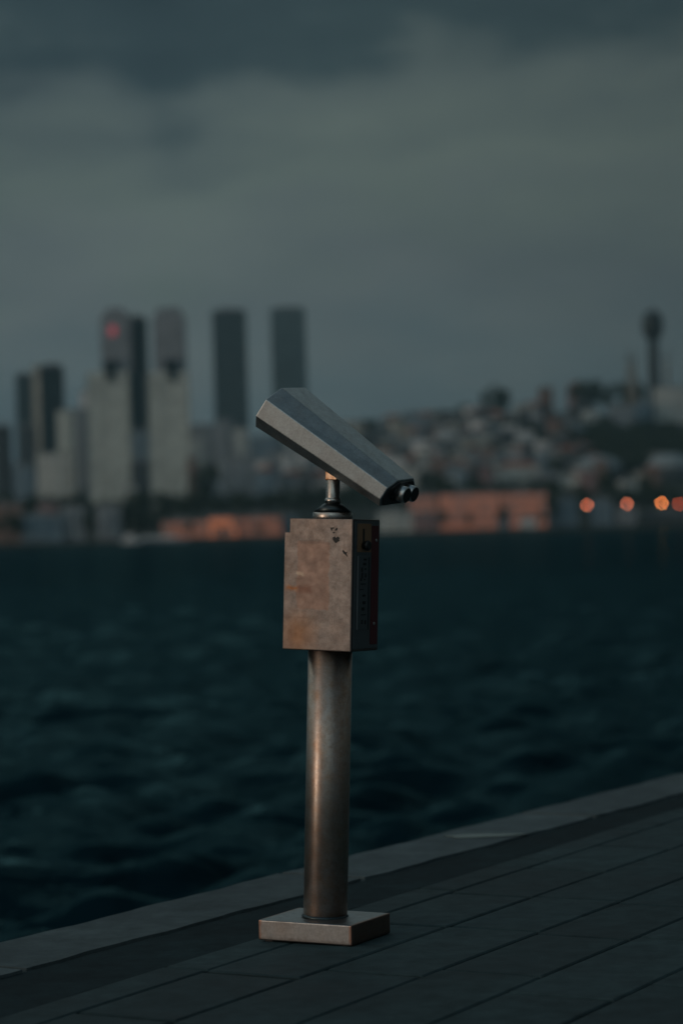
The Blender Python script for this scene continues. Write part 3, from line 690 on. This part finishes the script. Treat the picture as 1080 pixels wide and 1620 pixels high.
def plate_rust():
    tt_ = M_plate.node_tree; b_ = tt_.nodes['Principled BSDF']; c_ = [l.from_socket for l in tt_.links if l.to_socket == b_.inputs['Base Color']][0]
    tc_ = N(tt_, 'ShaderNodeTexCoord'); s_ = N(tt_, 'ShaderNodeSeparateXYZ'); lk(tt_, tc_.outputs['Object'], s_.inputs[0])
    ed = math_(tt_, 'ADD', math_(tt_, 'ABSOLUTE', s_.outputs[0]), math_(tt_, 'MULTIPLY_ADD', noise(tt_, 50, 4, .6), .016, -.008))
    mr = N(tt_, 'ShaderNodeMapRange', clamp=True); lk(tt_, ed, mr.inputs[0]); mr.inputs[1].default_value = .145; mr.inputs[2].default_value = .153; mr.inputs[4].default_value = .7
    lo = math_(tt_, 'ADD', s_.outputs[2], math_(tt_, 'MULTIPLY_ADD', noise(tt_, 40, 4, .6), .03, -.015))
    m2 = N(tt_, 'ShaderNodeMapRange', clamp=True); lk(tt_, lo, m2.inputs[0]); m2.inputs[1].default_value = .018; m2.inputs[2].default_value = .006; m2.inputs[4].default_value = .6
    c_ = mixc(tt_, mr.outputs[0], c_, (.26, .13, .08, 1)); c_ = mixc(tt_, m2.outputs[0], c_, (.10, .08, .07, 1)); lk(tt_, c_, b_.inputs['Base Color'])
plate_rust()
# base plate: folded cover, lies flat on the paving
MB = Matrix.Translation(base_c) @ Matrix.Rotation(R(.45), 4, 'Y') @ Matrix.Rotation(YAW, 4, 'Z')
bm = bmesh.new(); box(bm, -.158, .158, -.125, .125, .004, .064); bevel(bm, .004, 3)
pl = child(link_bm('base_plate', bm, M_plate), MB)
bm = bmesh.new()
for sx_ in (-1, 1):
    for sy_ in (-1, 1): box(bm, sx_*.13-.012, sx_*.13+.012, sy_*.1-.012, sy_*.1+.012, -.002, .0035)
child(link_bm('shim', bm, M_black), MB)
# post, with its weld bead at the foot
bm = bmesh.new(); lathe(bm, [(.0665, .058), (.0665, .868)], 64); po = link_bm('post', bm, M_post, T)
bm = bmesh.new(); lathe(bm, [(.0668, .060), (.0712, .064), (.0712, .067), (.0668, .0715)], 48, cap=False); w2 = link_bm('weld_bead', bm, M_cone, po)
# coin box
Z0, Z1 = .868, 1.263; BW, BD = .116, .088
bm = bmesh.new()
pf = [(-BW, Z0), (BW, Z0), (BW, Z1), (-BW+.017, Z1), (-BW+.017, Z1-.042), (-BW, Z1-.042)]
# the step at the top left is a hinge-side recess running through the box
fr = [bm.verts.new((x, -BD, z_)) for x, z_ in pf]; bk = [bm.verts.new((x, BD, z_)) for x, z_ in pf]
bm.faces.new(fr); bm.faces.new(bk[::-1])
for i in range(6): bm.faces.new((fr[i], bk[i], bk[(i+1) % 6], fr[(i+1) % 6]))
bmesh.ops.recalc_face_normals(bm, faces=bm.faces); bevel(bm, .004, 3)
M_box, tt, bb, vv = steel('stained_steel_box', (.185, .168, .162), (.19, .12, .085), .6, (.40, .52), (60, 1, 1), 5, .6)
# old sticker ghost, rust drips : marks with outlines of their own, on the front
c0 = [l.from_socket for l in tt.links if l.to_socket == bb.inputs['Base Color']][0]
tcn = N(tt, 'ShaderNodeTexCoord'); s3 = N(tt, 'ShaderNodeSeparateXYZ'); wn = noise(tt, 35, 4, .6)
wv = N(tt, 'ShaderNodeVectorMath', operation='MULTIPLY_ADD'); cx3 = N(tt, 'ShaderNodeCombineXYZ'); wm = math_(tt, 'MULTIPLY_ADD', wn, .024, -.012)
lk(tt, wm, cx3.inputs[0]); lk(tt, wm, cx3.inputs[2]); vadd = N(tt, 'ShaderNodeVectorMath', operation='ADD'); lk(tt, tcn.outputs['Object'], vadd.inputs[0]); lk(tt, cx3.outputs[0], vadd.inputs[1])
lk(tt, vadd.outputs[0], s3.inputs[0])
def rect(x0, x1, z0, z1, soft=.003):
    def edge(v, lo, hi):
        a = N(tt, 'ShaderNodeMapRange', clamp=True); lk(tt, v, a.inputs[0]); a.inputs[1].default_value = lo-soft; a.inputs[2].default_value = lo+soft
        b_ = N(tt, 'ShaderNodeMapRange', clamp=True); lk(tt, v, b_.inputs[0]); b_.inputs[1].default_value = hi-soft; b_.inputs[2].default_value = hi+soft; b_.inputs[3].default_value = 1; b_.inputs[4].default_value = 0
        return math_(tt, 'MULTIPLY', a.outputs[0], b_.outputs[0])
    return math_(tt, 'MULTIPLY', edge(s3.outputs[0], x0, x1), edge(s3.outputs[2], z0, z1))
c1 = mixc(tt, math_(tt, 'MULTIPLY', rect(-.070, .040, .99, 1.195), .62), c0, (.205, .135, .11, 1))
c1 = mixc(tt, math_(tt, 'MULTIPLY', rect(-.062, .042, 1.186, 1.199, .002), .4), c1, (.11, .09, .085, 1))
c1 = mixc(tt, math_(tt, 'MULTIPLY', rect(-.108, -.068, 1.045, 1.058, .006), .8), c1, (.22, .09, .03, 1))
c1 = mixc(tt, math_(tt, 'MULTIPLY', rect(-.068, -.018, 1.040, 1.060, .006), .6), c1, (.12, .06, .045, 1))
c1 = mixc(tt, math_(tt, 'MULTIPLY', rect(-.108, -.02, .865, .965, .035), .6), c1, (.24, .12, .055, 1))
c1 = mixc(tt, math_(tt, 'MULTIPLY', rect(-.075, -.045, 1.090, 1.102, .003), .5), c1, (.36, .31, .25, 1))
lk(tt, c1, bb.inputs['Base Color'])
cb = link_bm('coin_box', bm, M_box, T)
# black scrawls on the front face
def scrawl(polys):
    bm = bmesh.new()
    for P in polys:
        f = bm.faces.new([bm.verts.new((x, -BD-.0006, z_)) for x, z_ in P])
    bmesh.ops.recalc_face_normals(bm, faces=bm.faces); return bm
def px2(x, y): return (-BW+.017+(x-457)/98*(2*BW-.017), Z1-(y-820)*.395/208)
z2 = lambda pts: [px2(420+x/4.909, 790+y/4.909) for x, y in pts]
mk_ = link_bm('black_mark', scrawl([z2([(492, 212), (500, 218), (520, 214), (524, 222), (508, 226), (510, 240), (500, 238)]), z2([(528, 236), (540, 216), (548, 222), (546, 236), (536, 240)]), z2([(512, 252), (526, 250), (530, 256), (518, 262)])]), M_rel, cb)
mk_ = link_bm('black_mark', scrawl([z2([(512, 292), (530, 284), (536, 296), (552, 284), (566, 296), (560, 306), (566, 318), (552, 324), (540, 336), (528, 330), (514, 308)])]), M_rel, cb)
mk_ = link_bm('black_mark', scrawl([z2([(588, 398), (592, 384), (604, 398), (612, 404), (626, 400), (618, 412), (630, 444), (612, 424), (598, 416)])]), M_rel, cb)
# right side (local +x): side plate, amber label, knob, slot panel, red strip
X_ = BW
def side(name, y0, y1, z0, z1, t0, t1, mat, parent=cb, bv=.0008):
    bm = bmesh.new(); box(bm, X_+t0, X_+t1, y0, y1, z0, z1); bevel(bm, bv, 1); return link_bm(name, bm, mat, parent)
fz = lambda y: Z1-(y-820)*.395/208        # photo row -> height
fy = lambda x: -BD+(x-556)/41*(2*BD)      # photo column on the right face -> depth
side('side_plate', -BD+.010, BD-.006, Z0+.008, Z1-.006, 0, .0015, M_slot)
side('amber_label', fy(562), fy(583), fz(872), fz(827), .0017, .0024, M_amber)
side('red_strip', fy(583.5), fy(594.5), fz(1018), fz(830), .0017, .0028, M_redp)
side('panel_frame', fy(562.7), fy(563.9), fz(994), fz(878), .0017, .004, M_screw)
side('panel_frame', fy(579.5), fy(580.5), fz(994), fz(880), .0017, .004, M_cone)
side('slot_panel', fy(564.2), fy(579.3), fz(994), fz(878), .0017, .0028, M_slot)
bm = bmesh.new()    # raised worn lettering-like relief blocks in the panel
rr_ = random.Random(2); zc = 886
def seg(x0, x1, y0, y1): box(bm, X_+.0029, X_+.0042, min(fy(x0), fy(x1)), max(fy(x0), fy(x1)), fz(y1), fz(y0))
y = 882
while y < 985:
    k_ = rr_.random(); x_ = rr_.uniform(566.5, 570)
    if k_ < .35: seg(x_, x_+rr_.uniform(4, 8), y, y+rr_.uniform(1, 2.2))
    elif k_ < .75: seg(x_, x_+1.6, y, y+rr_.uniform(4, 9)); seg(x_+5, x_+6.6, y+1, y+rr_.uniform(3, 8))
    else: seg(x_+2, x_+6, y, y+rr_.uniform(3, 5))
    y += rr_.uniform(6, 11)
link_bm('embossed_marks', bm, M_rel, cb)
M_x = Matrix.Rotation(R(90), 4, 'Y')
def disc(name, y, z_, r_, h_, mat, parent=cb, x0=.0017, n=24, dome=0):
    bm = bmesh.new(); pr = [(r_, 0), (r_, h_*.7), (r_*.82, h_)] if not dome else [(r_*.7, 0), (r_*.75, h_*.35), (r_, h_*.5), (r_, h_*.85), (r_*.8, h_)]
    lathe(bm, pr, n); bmesh.ops.transform(bm, matrix=Matrix.Translation((X_+x0, y, z_)) @ M_x, verts=bm.verts)
    return link_bm(name, bm, mat, parent)
disc('knob', fy(571), fz(861.5), .0155, .022, M_black, dome=1)
bm = bmesh.new(); box(bm, X_+.0026, X_+.004, fy(570), fy(572), fz(858), fz(835)); link_bm('coin_slot', bm, M_rel, cb)
disc('screw', fy(590), fz(853), .005, .003, M_screw, x0=.0029); disc('screw', fy(588.5), fz(985), .005, .003, M_screw, x0=.0029)
# swivel mount
zt = Z1
bm = bmesh.new(); lathe(bm, [(.0595, zt-.001), (.0605, zt+.003), (.0605, zt+.017), (.058, zt+.0195)], 56); sw = link_bm('swivel_ring', bm, M_neck, T)
bm = bmesh.new(); lathe(bm, [(.0585, zt+.0197), (.030, zt+.044), (.026, zt+.046)], 56); link_bm('swivel_cone', bm, M_cone, T)
bm = bmesh.new(); lathe(bm, [(.0245, zt+.046), (.0245, zt+.060), (.022, zt+.062), (.0215, zt+.064), (.0205, zt+.116), (.019, zt+.118)], 40); link_bm('neck', bm, M_neck, T)
bm = bmesh.new()     # yoke: wedge bracket gripping the underside of the housing
box(bm, -.020, .020, -.016, .016, zt+.116, zt+.146); bevel(bm, .003, 2)
link_bm('yoke', bm, steel('rust_tinted_yoke', (.45, .34, .26), (.35, .15, .05), .9, (.3, .45), (1, 1, 1), 30, 4.)[0], T)

# binocular housing: tapered eight sided casing
PHI, TH = R(19.5), R(36.8)
Aax = Vector((-math.cos(PHI)*math.cos(TH), math.sin(PHI)*math.cos(TH), math.sin(TH)))   # eyepieces -> objectives
Lax = Vector((-math.sin(PHI), -math.cos(PHI), 0)); Nax = Aax.cross(Lax)*-1
if Nax.z < 0: Nax = -Nax
rl_ = R(3.6); Lax, Nax = Lax*math.cos(rl_)-Nax*math.sin(rl_), Nax*math.cos(rl_)+Lax*math.sin(rl_)
Yh = 7.30
Ef = at(629, 779, Yh-.02); Of = at(452, 639, Yh+.12)   # centres of the two ends
Of = Ef + Aax*((Of-Ef).dot(Aax))
LEN = (Of-Ef).length
# local: x = Lax (near side), y = Aax, z = Nax ; section list (half width, z)
def section(ht, hw, z1_, z2_, z3_, z4_, hb):  # top half width, full half width, heights
    return [(ht, z1_), (hw, z2_), (hw, z3_), (hb, z4_), (-hb, z4_), (-hw, z3_), (-hw, z2_), (-ht, z1_)]
S_eye = section(.069, .120, .048, .022, -.020, -.046, .085)
S_obj = section(.092, .158, .072, .030, -.030, -.070, .110)
MH = Matrix((( Lax.x, Aax.x, Nax.x, Ef.x), (Lax.y, Aax.y, Nax.y, Ef.y), (Lax.z, Aax.z, Nax.z, Ef.z), (0, 0, 0, 1)))
bm = bmesh.new()
va = [bm.verts.new((x, 0, z_)) for x, z_ in S_eye]; vb = [bm.verts.new((x, LEN, z_)) for x, z_ in S_obj]
for i in range(8): bm.faces.new((va[i], va[(i+1) % 8], vb[(i+1) % 8], vb[i]))
bm.faces.new(va[::-1])
# rim and recessed front window
vi = [bm.verts.new((x*.94, LEN, z_*.92)) for x, z_ in S_obj]; vj = [bm.verts.new((x*.94, LEN-.03, z_*.92)) for x, z_ in S_obj]
for i in range(8):
    j = (i+1) % 8; bm.faces.new((vb[i], vb[j], vi[j], vi[i])); bm.faces.new((vi[i], vi[j], vj[j], vj[i]))
bm.faces.new(vj)
bmesh.ops.recalc_face_normals(bm, faces=bm.faces)
be = [e_ for e_ in bm.edges if (e_.verts[0] in va or e_.verts[0] in vb) and (e_.verts[1] in va or e_.verts[1] in vb)]
bmesh.ops.bevel(bm, geom=be, offset=.0035, segments=3, affect='EDGES', profile=.6)
hd = child(link_bm('binocular_housing', bm, M_head), MH)
M_y = Matrix.Rotation(R(90), 4, 'X')          # z -> -y
bm = bmesh.new()                              # black back panel inside the end
vs_ = [bm.verts.new((x*.90, -.0045, z_*.88)) for x, z_ in S_eye]; f = bm.faces.new(vs_)
r_ = bmesh.ops.extrude_face_region(bm, geom=[f]); bmesh.ops.translate(bm, vec=(0, .004, 0), verts=[v for v in r_['geom'] if isinstance(v, bmesh.types.BMVert)])
bmesh.ops.recalc_face_normals(bm, faces=bm.faces); link_bm('back_panel', bm, M_black, hd)
EA = Vector((.80, -.50, -.30)).normalized(); el_ = MH.to_3x3().inverted() @ EA
M_e = el_.to_track_quat('Z', 'Y').to_matrix().to_4x4()
for sx_ in (-1, 1):
    def cyl(prof, mat, name, par):
        bm = bmesh.new(); lathe(bm, prof, 40); bmesh.ops.transform(bm, matrix=Matrix.Translation((sx_*.034, -.002, .006)) @ M_e, verts=bm.verts)
        return link_bm(name, bm, mat, par)
    cyl([(.028, -.012), (.028, .006), (.024, .007), (.024, .009), (.0265, .010), (.0265, .012), (.0235, .013), (.0235, .014)], M_black, 'eyecup_base', hd)
    cyl([(.0235, .014), (.0245, .015), (.0245, .040), (.0225, .042), (.0220, .042)], M_eye, 'eyepiece', hd)
    cyl([(.0218, .0422), (.0205, .0432)], M_black, 'eyepiece_lens', hd)
for sx_ in (-1, 1):
    bm = bmesh.new(); lathe(bm, [(.05, 0), (.05, .004)], 40); bmesh.ops.transform(bm, matrix=Matrix.Translation((sx_*.07, LEN-.024, 0)) @ M_y, verts=bm.verts)
    link_bm('objective_lens', bm, M_black, hd)

# ------------------------------------------------------------------ haze
m = bpy.data.materials.new('haze_air'); m.use_nodes = True; t = m.node_tree; t.nodes.clear()
pv = N(t, 'ShaderNodeVolumePrincipled'); pv.inputs['Color'].default_value = (.50, .85, 1, 1); pv.inputs['Density'].default_value = .00007; pv.inputs['Anisotropy'].default_value = 0
mo = N(t, 'ShaderNodeOutputMaterial'); lk(t, pv.outputs[0], mo.inputs['Volume'])
bm = bmesh.new(); box(bm, -1700, 1700, -60, 4800, -9, 420)
hz = link_bm('haze', bm, m); tag(hz, kind='stuff'); hz['label'] = 'thin grey evening haze over the water and the far shore'; hz['category'] = 'haze'
hz.visible_shadow = True
